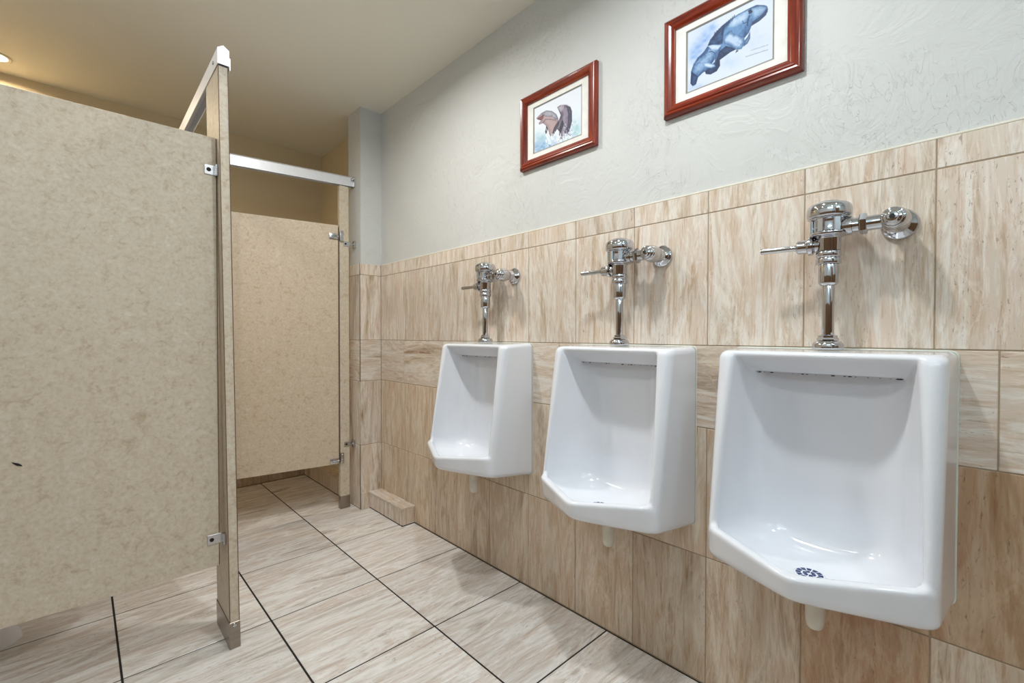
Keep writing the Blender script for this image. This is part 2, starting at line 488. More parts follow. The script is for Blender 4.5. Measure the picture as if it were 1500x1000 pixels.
# divider between both stalls
dv = empty('stall_divider', (-1.65, 2.8, 0))
prop(dv, 'beige laminate divider between the two stalls, hidden behind the side panel', 'partition')
obj('board', to_local(box_bm(XL+.012, -1.065, 2.782, 2.8075, .283, 1.752, .0012), dv), LAM, dv)
for zz in (1.64, .378):
    bracket(dv, (-1.075, 2.7815, zz), (1, 0, 0), (0, -1, 0), .046)

# side stall door, standing open inwards
da = empty('stall_door', (-1.012, 2.77, 0), 0)
prop(da, 'beige laminate door of the side stall, hidden behind the near pilaster', 'door')
b = box_bm(-1.62, -1.022, 2.735, 2.7605, .285, 1.752, .0012)
obj('board', to_local(b, da), LAM, da)
for zz in (1.69, .33):
    obj('hinge', to_local(box_bm(-1.05, -1.016, 2.7615, 2.781, zz-.03, zz+.03, .002), da), CHROME_D, da)

# rear stall door, slightly ajar inwards, hinged on the pier side
HX, HY = -.229, 2.782
dd = empty('stall_door', (HX, HY, 0), -math.radians(9.0))
prop(dd, 'pinkish beige speckled laminate door of the far stall, slightly ajar', 'door')
obj('board', box_bm(-.628, -.004, 0, TP, .283, 1.752, .0012), LAM_P, dd)
obj('edge_seam', box_bm(-.0052, -.0018, -.0006, TP+.0006, .29, 1.74), SEAM, dd)
# hinges: L shaped plates joining door and pilaster
def hinge(parent, zc, upw):
    s = 1 if upw else -1
    b = bmesh.new()
    box_bm(-.058, -.006, -.010, 0, zc-.016, zc+.016, .0025, 2, b)      # leaf on door
    h = obj('hinge', b, CHROME_D, parent); smooth_by_angle(h, 40)
    lb = lathe(rounded([(0, 0), (.006, 0), (.006, .036), (0, .036)]), (-.040, -.012, zc), (1, 0, 0), 12)
    k = obj('hinge_pin', lb, CHROME, h); smooth_by_angle(k)
    screw(h, (-.042, -.0122, zc+.001), (0, -1, 0), .005)
    return h
hinge(dd, 1.682, True); hinge(dd, .305, False)
def pil_leaf(zc, s):
    b = bmesh.new()
    box_bm(-.226, -.204, 2.772, 2.7818, min(zc, zc+s*.05)-.016, max(zc, zc+s*.05), .002, 2, b)
    h = obj('hinge_leaf', to_local(b, pb), CHROME_D, pb); smooth_by_angle(h, 40)
    screw(h, Vector((-.215, 2.7722, zc+s*.038))-pb.location, (0, -1, 0), .005)
    screw(h, Vector((-.215, 2.7722, zc+s*.008))-pb.location, (0, -1, 0), .005)
pil_leaf(1.672, 1); pil_leaf(.300, 1)
# pilaster to pier brackets
for zz in (1.645, .398):
    br = bracket(pb, (-.178, 2.7815, zz), (1, 0, 0), (0, -1, 0), .046, .030)
    xw = PX if zz < Z5 else PX+TH
    box = box_bm(xw-.012, xw-.0005, 2.757, 2.786, zz-.022, zz+.022, .0015)
    obj('bracket_ear', to_local(box, pb), CHROME_D, br)
    lb = lathe(rounded([(0, 0), (.006, 0), (.006, .012), (0, .012)]), Vector((xw-.018, 2.768, zz))-pb.location, (1, 0, 0), 12)
    k = obj('bolt', lb, CHROME, br); smooth_by_angle(k)

# headrails: hollow aluminium channels with a ridged anti-grip top
def headrail(name, A, B, label, width=.034, h=.052, ridge=.012):
    A = Vector(A); B = Vector(B); L = (B-A).length
    e = empty(name, A); prop(e, label, 'rail')
    d = (B-A).normalized(); zz = Vector((0, 0, 1)); n = d.cross(zz).normalized(); uu = n.cross(d)
    w2, t = width/2, .0025
    prof = [(-w2, 0), (-w2, h), (0, h+ridge), (w2, h), (w2, 0), (w2-t, 0), (w2-t, h-t), (0, h+ridge-t-.002), (-w2+t, h-t), (-w2+t, 0)]
    b = bmesh.new()
    r0 = [b.verts.new(n*x+uu*z) for x, z in prof]; r1 = [b.verts.new(n*x+uu*z+d*L) for x, z in prof]
    k = len(prof)
    for i in range(k): b.faces.new((r0[i], r0[(i+1) % k], r1[(i+1) % k], r1[i]))
    bmesh.ops.recalc_face_normals(b, faces=b.faces[:])
    b.normal_update()
    obj('channel', b, ALU, e)
    # end cap
    b = bmesh.new()
    ring = [(-w2, 0), (-w2, h), (0, h+ridge), (w2, h), (w2, 0)]
    a0 = [b.verts.new(n*x+uu*z-d*.0005) for x, z in ring]; a1 = [b.verts.new(n*x+uu*z-d*.003) for x, z in ring]
    b.faces.new(a0); b.faces.new(list(reversed(a1)))
    for i in range(5): b.faces.new((a0[i], a0[(i+1) % 5], a1[(i+1) % 5], a1[i]))
    bmesh.ops.recalc_face_normals(b, faces=b.faces[:])
    obj('end_cap', b, ALU, e)
    return e, n, uu, d
xr = -1.012+lean_x(2.0)
hr1, n1, u1, d1_ = headrail('headrail', (xr, Y0-.006, 1.982), (xr, 2.76, 1.972), 'bright aluminium headrail running back along the side stall from the near pilaster')
screw(hr1, n1*.0175*(-1 if n1.x > 0 else 1) + u1*.026 + d1_*.06, (-1, 0, 0), .006)
o = obj('clip', box_bm(.0175, .0215, .0, .03, -.012, .03, .001), ALU, hr1)
hr2, n2, u2_, d2_ = headrail('headrail', (-1.06, 2.795, 1.966), (PX+TH-.003, 2.795, 2.008), 'white aluminium headrail crossing above the far stall door to the pier')
b = box_bm(0, .006, -.03, .024, .0, .062, .0015)
o = obj('wall_bracket', b, CHROME_D, hr2, Vector((PX+TH-.007, 2.795, 2.006))-hr2.location)
lb = lathe(rounded([(0, 0), (.010, 0), (.010, .006), (.004, .012), (0, .012)]), Vector((PX-.008, 2.775, 2.048))-hr2.location, (0, -1, 0), 14)
k = obj('bolt', lb, CHROME, hr2); smooth_by_angle(k)

# ------------------------------------------------------------------ urinals (implicit surface meshed with surface nets)
def smax(a, b, k):
    h = np.maximum(k-np.abs(a-b), 0)/k
    return np.maximum(a, b) + h*h*k*.25
def smin(a, b, k): return -smax(-a, -b, k)

def urinal_sdf(u, v, z):
    a = np.sqrt(v*v+1e-6)
    side = a - (.2330 - .055*u)
    top = z - (1.046 - .04*u)
    bot = (.486 + .115*u) - z
    wing = (u - np.minimum(.153 + (1.045-z)*.165, .226))*.985
    av = np.sqrt(v*v+4e-4)                                     # rounds the apex of the V
    lip = (u - (.352 - .52*av) + np.clip(.6-z, -.05, .2)*.22)/1.13
    rimz = .584 + .075*a
    rim = z - rimz
    front = smin(wing, smax(lip, rim, .016), .012)
    O = smax(smax(side, front, .032), smax(top, bot, .01), .022)
    # cavity
    cs = smax(a - (.122 + .39*u), a - (.2120 - .055*u), .02)
    cb = .044 - u
    st = np.clip((u-.082)/.006, 0, 1)
    ct = (z - (st*(.984 + .66*(u-.085)) + (1-st)*1.000))/1.2
    cf = (.530 + .9*((u-.18)**2) + .9*v*v) - z
    inner = lip + .026
    op = smin(inner, rimz + .003 - z, .010)
    C = smax(smax(cs, cb, .07), cf, .050)
    C = smax(C, ct, .008)
    C = smax(C, op, .014)
    return smax(O, -C, .011)

def surface_net(F, lo, hi, h):
    ax = [np.arange(l, m+h, h) for l, m in zip(lo, hi)]
    U, V, Z = np.meshgrid(*ax, indexing='ij')
    f = F(U, V, Z)
    f = np.maximum(f, .0003-U+0*f) if False else np.maximum(f, .001-U)
    s = f < 0
    n = [len(a)-1 for a in ax]
    cnt = np.zeros(n); acc = np.zeros(n+[3])
    offs = [(0,0,0),(1,0,0),(0,1,0),(0,0,1),(1,1,0),(1,0,1),(0,1,1),(1,1,1)]
    sl = lambda o: tuple(slice(o[i], o[i]+n[i]) for i in range(3))
    for A in offs:
        for d in range(3):
            if A[d]: continue
            B = list(A); B[d] = 1
            fa, fb = f[sl(A)], f[sl(B)]
            cr = (fa < 0) != (fb < 0)
            t = np.where(cr, fa/np.where(cr, fa-fb, 1), 0)
            cnt += cr
            for k in range(3):
                acc[..., k] += np.where(cr, A[k] + (t if k == d else 0), 0)
    m = cnt > 0
    idx = -np.ones(n, int); idx[m] = np.arange(m.sum())
    ijk = np.argwhere(m)
    P = (ijk + acc[m]/cnt[m][:, None])*h + np.array(lo)
    faces = []
    for d in range(3):
        e, g = (d+1) % 3, (d+2) % 3
        fa = [slice(None)]*3; fb = [slice(None)]*3
        fa[d] = slice(0, n[d]); fb[d] = slice(1, n[d]+1)
        cr = s[tuple(fa)] != s[tuple(fb)]; sg = s[tuple(fa)]
        I = np.argwhere(cr)
        ok = (I[:, e] > 0) & (I[:, g] > 0) & (I[:, e] < n[e]) & (I[:, g] < n[g]); I = I[ok]
        def cell(de, dg):
            J = I.copy(); J[:, e] -= de; J[:, g] -= dg
            return idx[J[:, 0], J[:, 1], J[:, 2]]
        q = np.stack([cell(1, 1), cell(0, 1), cell(0, 0), cell(1, 0)], 1)
        fl = sg[I[:, 0], I[:, 1], I[:, 2]]
        q[~fl] = q[~fl][:, ::-1]
        faces.append(q)
    Fc = np.concatenate(faces)
    # pull vertices exactly onto the surface
    e_ = 1e-4
    for _ in range(4):
        x, y, zz = P.T; v0 = F(x, y, zz)
        g = np.stack([F(x+e_, y, zz)-v0, F(x, y+e_, zz)-v0, F(x, y, zz+e_)-v0], 1)/e_
        stp = (v0/np.maximum((g*g).sum(1), .2))[:, None]*g
        keep = (P[:, 0] > .006)[:, None]
        P = P - np.clip(stp, -h*.5, h*.5)*keep*.8
    P[:, 0] = np.maximum(P[:, 0], .0005)
    return P, Fc

UP, UF = surface_net(urinal_sdf, (-.006, -.249, .470), (.364, .249, 1.060), .0047)
ume = bpy.data.meshes.new('china_body')
ume.from_pydata([(-p[0], p[1], p[2]) for p in UP.tolist()], [], [tuple(reversed(f)) for f in UF.tolist()])
ume.update()
ume.materials.append(PORC); ume.shade_smooth()

def strainer_parts(parent):
    zc = .5290; uc = .182
    b = lathe(rounded([(0, 0), (.032, 0), (.032, .003), (.029, .0045), (0, .0045)], .001), (-uc, 0, zc), (0, 0, 1), 36)
    s = obj('strainer', b, PORC, parent); smooth_by_angle(s, 40)
    b = bmesh.new()
    def slot(r0, r1, a0, a1):
        n = 5; bot = []; top = []
        pts = [(r0, a0+(a1-a0)*i/n) for i in range(n+1)] + [(r1, a1-(a1-a0)*i/n) for i in range(n+1)]
        t = [b.verts.new((-uc+r*math.cos(q), r*math.sin(q), zc+.0051)) for r, q in pts]
        l = [b.verts.new((-uc+r*math.cos(q), r*math.sin(q), zc+.0036)) for r, q in pts]
        b.faces.new(t); b.faces.new(list(reversed(l)))
        for i in range(len(pts)):
            j = (i+1) % len(pts); b.faces.new((l[i], l[j], t[j], t[i]))
    for k in range(12): slot(.017, .027, 2*math.pi*k/12+.07, 2*math.pi*(k+1)/12-.07)
    for k in range(6): slot(.005, .0130, 2*math.pi*k/6+.12, 2*math.pi*(k+1)/6-.12)
    bmesh.ops.recalc_face_normals(b, faces=b.faces[:])
    q = obj('screen_slots', b, BLUE, s); q['kind'] = 'stuff'; prop(q, 'dark blue slots of the drain screen')
    return s

def make_urinal(yc, label):
    t = empty('urinal', (0, yc, .486)); prop(t, label, 'urinal', 'white wall hung urinals')
    body = obj('china_body', ume, None, t, (0, 0, -.486))
    hold = []
    s = strainer_parts(body)
    # jet holes with grime under the header
    b = bmesh.new(); rnd = random.Random(5)
    for k in range(34):
        v = -.158 + .316*k/33 + rnd.uniform(-.003, .003)
        if rnd.random() < .42: continue
        r = rnd.uniform(.0010, .0030)
        bb = bmesh.new(); bmesh.ops.create_icosphere(bb, subdivisions=1, radius=1)
        for q in bb.verts: q.co = Vector((-.0850+q.co.x*.0022, v+q.co.y*r*1.7, (.9835)+q.co.z*r*.55))
        join(b, bb)
    j = obj('jet_holes', b, DARK, body); j['kind'] = 'stuff'; prop(j, 'row of dark grimy jet holes under the header')
    # caulk bead round the back edge
    b = bmesh.new(); pts = []
    w_, r_ = .2335, .016
    def arc(cy, cz, a0, a1):
        for i in range(6):
            q = a0+(a1-a0)*i/5; pts.append((cy+r_*math.cos(q), cz+r_*math.sin(q)))
    arc(w_-r_, 1.0465-r_, 0, math.pi/2); arc(-w_+r_, 1.0465-r_, math.pi/2, math.pi)
    arc(-w_+r_, .4855+r_, math.pi, 1.5*math.pi); arc(w_-r_, .4855+r_, 1.5*math.pi, 2*math.pi)
    n = len(pts); ra = []
    cy0, cz0 = 0, .766
    for (y, z) in pts:
        d = Vector((0, y, z-cz0)); d2 = Vector((0, math.copysign(1, y) if abs(y) > w_-r_*.5 else y/w_, (1 if z > cz0 else -1) if abs(z-cz0) > .26 else 0)).normalized()
        ring = [(0.0, .0018), (-.0018, .0016), (-.0026, .0), (-.0018, -.003), (0, -.004)]
        ra.append([b.verts.new(Vector((x, y, z)) + d2*o) for x, o in ring])
    for i in range(n):
        A, B = ra[i], ra[(i+1) % n]
        for k in range(4): b.faces.new((A[k], A[k+1], B[k+1], B[k]))
        b.faces.new((A[4], A[0], B[0], B[4]))
    bmesh.ops.recalc_face_normals(b, faces=b.faces[:])
    obj('caulk_bead', b, CAULK, t, (0, 0, -.486), smooth=True)
    # outlet stub
    b = lathe(rounded([(0, .385), (.010, .3855), (.0165, .391), (.019, .402), (.0195, .43), (.021, .498), (0, .498)], .003), (-.132, 0, -.486), (0, 0, 1), 28)
    o = obj('outlet_stub', b, PLAST, t); smooth_by_angle(o, 60); prop(o, 'cream plastic outlet stub under the bowl')
    return t
UY = (.288, .871, 1.578)
u3 = make_urinal(UY[0], 'nearest and largest looking white urinal, at the right of the picture, blue drain screen showing')
u2b = make_urinal(UY[1], 'middle white wall hung urinal of the three')
u1b = make_urinal(UY[2], 'farthest white wall hung urinal, nearest to the stalls')

# ------------------------------------------------------------------ flush valves
def make_valve(yc, label, yst=-.118):
    t = empty('flush_valve', (-.070, yc, 1.0462)); prop(t, label, 'flush valve', 'chrome flush valves above the urinals')
    Z = (0, 0, 1)
    def part(name, prof, org=(0, 0, 0), axis=Z, n=36, par=None, mat=CHROME, r=.0014, ang=40):
        o = obj(name, lathe(rounded(prof, r), org, axis, n), mat, par or t); smooth_by_angle(o, ang); return o
    K = 1.22
    def scl(prof, k=K): return [(q*k, h) for q, h in prof]
    part('spud_flange', scl([(0, 0), (.029, 0), (.030, .004), (.029, .013), (.025, .019), (.016, .021), (0, .021)], 1.1))
    part('spud_nut', scl([(0, .021), (.0185, .021), (.0185, .026), (.0155, .029), (.0165, .033), (.013, .035), (0, .035)]), n=6, ang=20)
    part('flush_tube', scl([(0, .033), (.0102, .033), (.0102, .160), (0, .160)]))
    part('vacuum_breaker', scl([(0, .154), (.0120, .154), (.0150, .157), (.0172, .161), (.0172, .214), (0, .214)]))
    part('coupling_nut', scl([(0, .206), (.0225, .206), (.0235, .208), (.0235, .219), (.0215, .221), (.0215, .223), (.0235, .225), (.0235, .235), (.020, .239), (0, .239)], 1.12), n=40)
    body = part('valve_body', [(0, .238), (.0245, .238), (.0250, .268), (.030, .271), (.0395, .274), (.0405, .277), (.0405, .2815), (.0345, .284), (.0345, .311), (.0405, .314), (.0405, .317), (0, .317)])
    b = bmesh.new()
    for k in range(7):
        q = 2*math.pi*k/7+.2
        bb = box_bm(.033, .0400, -.0075, .0075, .280, .3145, .002)
        bmesh.ops.transform(bb, matrix=Matrix.Rotation(q, 4, 'Z'), verts=bb.verts[:]); join(b, bb)
    obj('body_ribs', b, CHROME, body)
    part('cover', scl([(0, .316), (.0385, .316), (.0415, .320), (.0420, .334), (.0400, .344), (.0340, .3505), (.0225, .3535), (.0215, .3555), (.0190, .3565), (0, .3565)], 1.13), r=.003)
    # trip handle, towards the stalls (+y)
    hz = .244
    part('handle_socket', scl([(0, 0), (.0155, 0), (.0155, .020), (.0135, .022), (.0200, .024), (.0200, .034), (.0155, .036), (.0150, .056), (.011, .060), (0, .060)], 1.12), (0, .008, hz+.010), (-.10, .985, 0), 32)
    part('handle', scl([(0, .056), (.0055, .056), (.0060, .064), (.0052, .070), (.0056, .136), (.0050, .140), (0, .140)], 1.35), (0, .008, hz+.010), (-.13, .985, -.012), 20, r=.001)
    # outlet towards the stop valve (-y)
    oz = .2925
    part('outlet_tail', scl([(0, .018), (.0190, .018), (.0190, .046), (.0150, .040), (.0145, .102), (0, .102)], 1.15), (0, 0, oz), (0, -1, 0), 32)
    part('hex_coupling', scl([(0, .060), (.0195, .060), (.0215, .063), (.0215, .072), (.0195, .075), (0, .075)], 1.12), (0, 0, oz), (0, -1, 0), 6, ang=20)
    part('lock_ring', scl([(0, .042), (.0205, .042), (.0205, .048), (0, .048)], 1.05), (0, 0, oz), (0, -1, 0), 32)
    stop = part('stop_valve', [(0, -.030), (.0170, -.030), (.0180, -.016), (.0250, -.010), (.0275, .0), (.0275, .012), (.0245, .026), (.0215, .034), (0, .034)], (.010, yst, oz), (-1, 0, 0), 36, r=.004)
    cap = part('stop_cap', [(0, .034), (.0225, .034), (.0235, .037), (.0215, .042), (.0175, .043), (.0165, .047), (.0110, .049), (.0100, .0530), (0, .0530)], (.010, yst, oz), (-1, 0, 0), 36, r=.0016)
    part('stop_screw', [(0, .0530), (.0055, .0530), (.0055, .0542), (0, .0542)], (.010, yst, oz), (-1, 0, 0), 12, par=cap, mat=DARK)
    part('wall_flange', [(0, 0), (.0345, 0), (.0360, .003), (.0340, .008), (.0260, .014), (.0195, .020), (.0185, .040), (0, .040)], (.0695, yst, oz), (-1, 0, 0), 44, r=.003)
    return t
v3 = make_valve(UY[0]-.007, 'chrome flush valve above the nearest urinal at the right', -.124)
v2 = make_valve(UY[1]+.002, 'chrome flush valve above the middle urinal')
v1 = make_valve(UY[2]-.004, 'chrome flush valve above the farthest urinal')

# ------------------------------------------------------------------ framed prints
def homog(src, dst):
    A = []
    for (x, y), (X, Y) in zip(src, dst):
        A += [[x, y, 1, 0, 0, 0, -X*x, -X*y, -X], [0, 0, 0, x, y, 1, -Y*x, -Y*y, -Y]]
    _, _, Vt = np.linalg.svd(np.array(A, float)); return Vt[-1].reshape(3, 3)

class Canvas:
    def __init__(s, nx, ny, quad, bg, seed):
        s.nx, s.ny = nx, ny; s.img = np.ones((ny, nx, 3))*np.array(bg, float)
        X, Y = np.meshgrid((np.arange(nx)+.5)/nx, (np.arange(ny)+.5)/ny); s.X, s.Y = X, Y
        H = homog([(0, 0), (1, 0), (1, 1), (0, 1)], quad)
        P = H @ np.stack([X.ravel(), Y.ravel(), np.ones(nx*ny)]); s.PX = (P[0]/P[2]).reshape(ny, nx); s.PY = (P[1]/P[2]).reshape(ny, nx)
        s.r = np.random.RandomState(seed)
    def noise(s, cells, stretch=1.0):
        k = max(2, int(cells)); g = s.r.rand(max(2, int(k*stretch))+2, k+2)
        yy = s.Y*(g.shape[0]-2); xx = s.X*(g.shape[1]-2)
        i = yy.astype(int); j = xx.astype(int); fy = yy-i; fx = xx-j; fy = fy*fy*(3-2*fy); fx = fx*fx*(3-2*fx)
        return (g[i, j]*(1-fx)+g[i, j+1]*fx)*(1-fy)+(g[i+1, j]*(1-fx)+g[i+1, j+1]*fx)*fy
    def mask(s, poly, soft=4):
        px, py = s.PX, s.PY; ins = np.zeros(px.shape, bool); dm = np.full(px.shape, 1e9)
        n = len(poly)
        for k in range(n):
            x0, y0 = poly[k]; x1, y1 = poly[(k+1) % n]
            c = ((y0 > py) != (y1 > py))
            xi = (x1-x0)*(py-y0)/((y1-y0) if y1 != y0 else 1e-9)+x0
            ins ^= c & (px < xi)
            dx, dy = x1-x0, y1-y0; t = np.clip(((px-x0)*dx+(py-y0)*dy)/(dx*dx+dy*dy+1e-9), 0, 1)
            dm = np.minimum(dm, np.hypot(px-x0-t*dx, py-y0-t*dy))
        sd = np.where(ins, dm, -dm); s.sd = sd
        return np.clip(sd/soft+.5, 0, 1)
    def fill(s, poly, c_edge, c_in, depth=30, soft=4, nz=.3, light=(-.5, -.8), alpha=1.0):
        m = s.mask(poly, soft)*alpha
        t = np.clip(s.sd/depth, 0, 1)
        t = np.clip(t + (s.noise(26, .6)-.5)*nz + (s.noise(60, .6)-.5)*nz, 0, 1)[..., None]
        col = np.array(c_edge)*(1-t)+np.array(c_in)*t
        s.img = s.img*(1-m[..., None])+col*m[..., None]
    def line(s, pts, col, w=2, alpha=1.0):
        for (x0, y0), (x1, y1) in zip(pts, pts[1:]):
            dx, dy = x1-x0, y1-y0; t = np.clip(((s.PX-x0)*dx+(s.PY-y0)*dy)/(dx*dx+dy*dy+1e-9), 0, 1)
            d = np.hypot(s.PX-x0-t*dx, s.PY-y0-t*dy); m = (np.clip(1-(d-w)/w, 0, 1)*alpha)[..., None]
            s.img = s.img*(1-m)+np.array(col)*m
    def blob(s, x, y, rx, ry, col, alpha=.6):
        d = ((s.PX-x)/rx)**2+((s.PY-y)/ry)**2
        m = (np.exp(-d*1.2)*alpha*(.55+.9*(s.noise(22)-.3)))[..., None]; m = np.clip(m, 0, 1)
        s.img = s.img*(1-m)+np.array(col)*m

def paint_dolphins():
    c = Canvas(210, 165, [(185, 430), (558, 250), (568, 648), (200, 795)], (228, 233, 240), 3)
    c.blob(290, 735, 90, 60, (120, 165, 205), .95); c.blob(250, 660, 50, 40, (150, 195, 205), .7)
    c.blob(520, 600, 45, 90, (150, 195, 200), .75); c.blob(450, 680, 110, 40, (150, 185, 205), .7); c.blob(230, 750, 50, 40, (130,170,210), .7)
    R = [(370, 425), (400, 405), (440, 402), (470, 420), (485, 460), (488, 540), (475, 600), (455, 650), (420, 680), (395, 690), (393, 620), (375, 600), (345, 650), (350, 600), (385, 535), (400, 490), (385, 455)]
    c.fill(R, (88, 78, 100), (150, 142, 160), 34, 4, .5)
    c.fill([(440, 402), (470, 420), (485, 460), (488, 540), (475, 600), (455, 650), (440, 640), (455, 560), (458, 480)], (66, 62, 88), (96, 90, 116), 20, 5, .6)
    c.fill([(372, 428), (400, 412), (425, 415), (420, 440), (400, 465)], (170, 160, 172), (190, 182, 192), 18, 6, .3)
    c.line([(400, 408), (440, 404), (468, 420)], (225, 225, 232), 3, .8)
    c.fill([(415, 525), (427, 560), (407, 630), (392, 605), (400, 560)], (44, 42, 62), (74, 70, 92), 16, 4, .4)
    Lp = [(208, 508), (245, 470), (285, 448), (330, 455), (365, 480), (382, 515), (385, 545), (375, 600), (345, 655), (320, 655), (300, 600), (285, 570), (262, 550), (232, 562), (228, 546), (246, 530), (212, 517)]
    c.fill(Lp, (160, 140, 146), (186, 166, 166), 30, 4, .4)
    c.fill([(245, 470), (285, 448), (330, 455), (365, 480), (382, 520), (360, 525), (330, 500), (290, 500), (262, 490)], (128, 126, 140), (176, 176, 188), 18, 5, .5)
    c.fill([(212, 515), (240, 498), (268, 478), (262, 508), (246, 528)], (96, 52, 60), (150, 96, 100), 10, 3, .3)
    c.line([(262, 550), (280, 520), (320, 520), (360, 530)], (90, 80, 96), 2, .6)
    c.fill([(290, 570), (302, 590), (292, 650), (282, 620)], (60, 56, 70), (90, 84, 100), 10, 3)
    c.fill([(385, 530), (388, 560), (350, 645), (338, 640), (350, 590)], (56, 52, 72), (92, 86, 106), 12, 4)
    r = random.Random(2)
    for k in range(110):
        x = r.uniform(290, 490); y = r.gauss(685, 26) - abs(x-390)*.12
        c.line([(x, y), (x+r.uniform(-8, 8), y-r.uniform(4, 26))], (236, 240, 246), r.uniform(1.2, 2.6), .75)
    for k in range(60):
        x = r.uniform(420, 490); y = r.uniform(560, 690); c.line([(x, y), (x+1, y+3)], r.choice([(236, 240, 246), (90, 90, 120)]), 1.8, .7)
    return c.img

def paint_manatees():
    c = Canvas(220, 165, [(220, 240), (940, -102), (955, 455), (240, 745)], (212, 219, 230), 8)
    for (x, y) in ((330, 360), (380, 290), (440, 220), (290, 430)): c.blob(x, y, 45, 75, (120, 160, 215), .7)
    c.blob(600, 470, 90, 60, (175, 195, 220), .6); c.blob(330, 690, 120, 40, (150, 180, 220), .5); c.blob(800, 300, 120, 90, (185, 198, 222), .5)
    DK, MD, LT = (28, 58, 100), (86, 128, 172), (186, 204, 226)
    B = [(862, 25), (885, 32), (895, 60), (880, 105), (830, 150), (765, 190), (745, 245), (700, 300), (620, 365), (560, 420), (512, 465), (516, 510), (490, 555), (440, 582), (400, 580), (388, 558), (420, 530), (470, 480), (480, 400), (405, 350), (425, 300), (470, 240), (520, 185), (580, 140), (650, 95), (740, 48), (800, 22)]
    c.fill(B, (48, 86, 132), (112, 152, 192), 60, 4, .55)
    c.fill([(405, 350), (425, 300), (480, 230), (545, 175), (535, 240), (530, 330), (470, 345)], DK, (70, 108, 150), 50, 6, .8)
    c.fill([(560, 350), (650, 375), (600, 400), (512, 465), (516, 510), (490, 555), (440, 582), (400, 580), (392, 556), (430, 530), (480, 490), (500, 400)], (22, 48, 88), (48, 84, 128), 40, 5, .7)
    c.fill([(590, 140), (680, 85), (740, 58), (735, 110), (700, 160), (620, 200), (570, 200)], (150, 178, 206), (190, 208, 228), 35, 16, .5)
    c.fill([(760, 50), (830, 30), (880, 42), (860, 90), (790, 130), (765, 100)], (120, 152, 186), (164, 188, 214), 30, 12, .4)
    c.fill([(880, 60), (893, 75), (870, 112), (820, 155), (765, 188), (770, 160), (830, 120)], (24, 52, 92), (50, 88, 130), 18, 6, .4)
    c.line([(740, 70), (752, 66), (760, 76), (745, 86)], (24, 40, 70), 5, .9)
    c.line([(730, 185), (735, 140), (745, 110)], (30, 60, 100), 4, .8); c.line([(690, 150), (700, 170), (725, 160)], (40, 70, 110), 3, .6)
    for k in range(11):
        x = 440+k*16; c.line([(x, 300-k*15), (x+18, 262-k*15), (x+22, 240-k*14)], (24, 50, 86), 2.2, .6)
    c.fill([(755, 235), (757, 290), (738, 330), (705, 357), (712, 310), (735, 280)], (40, 74, 114), (120, 150, 184), 14, 4, .4)
    c.fill([(640, 408), (650, 385), (668, 388)], (14, 22, 44), (14, 22, 44), 5, 3)
    c.fill([(605, 222), (612, 245), (650, 258), (708, 280), (716, 320), (692, 374), (650, 384), (600, 352), (545, 332), (530, 300), (545, 262), (575, 235)], (78, 116, 158), LT, 34, 4, .35)
    Sm = [(526, 340), (490, 335), (440, 340), (402, 355), (372, 400), (322, 450), (290, 500), (272, 560), (270, 660), (290, 680), (318, 665), (332, 610), (372, 570), (420, 540), (462, 472), (500, 410)]
    c.fill(Sm, (56, 94, 140), (150, 178, 208), 48, 4, .5)
    c.fill([(272, 560), (330, 600), (332, 612), (318, 665), (290, 680), (270, 660)], (26, 56, 98), (60, 96, 140), 26, 5, .5)
    c.fill([(405, 352), (440, 342), (524, 342), (495, 380), (440, 380)], (176, 194, 216), (206, 218, 234), 20, 8, .3)
    c.line([(420, 400), (445, 395), (470, 410)], (50, 80, 120), 3, .7)
    c.fill([(362, 490), (400, 484), (470, 500), (478, 518), (442, 532), (385, 526)], (110, 146, 186), (206, 218, 232), 16, 3, .2)
    r = random.Random(4)
    for k in range(8):
        c.line([(310+k*12, 480-k*10), (325+k*12, 445-k*10)], (40, 76, 120), 2, .5)
    x = 725
    while x < 900:     # pencilled signature lines
        y = 440-(x-725)*.32
        c.line([(x, y), (x+7, y-6-r.random()*6), (x+12, y-2)], (120, 132, 150), 1.3, .6)
        if x > 765: c.line([(x, y-38), (x+8, y-44-r.random()*5), (x+12, y-40)], (120, 132, 150), 1.2, .5)
        x += 14
    return c.img

def print_material(name):
    m = NT(name); a = m.n('ShaderNodeVertexColor', layer_name='Col') ; m.set(Roughness=.6)
    return m.out(a.outputs['Color'])
PRINT = print_material('printed_paper')

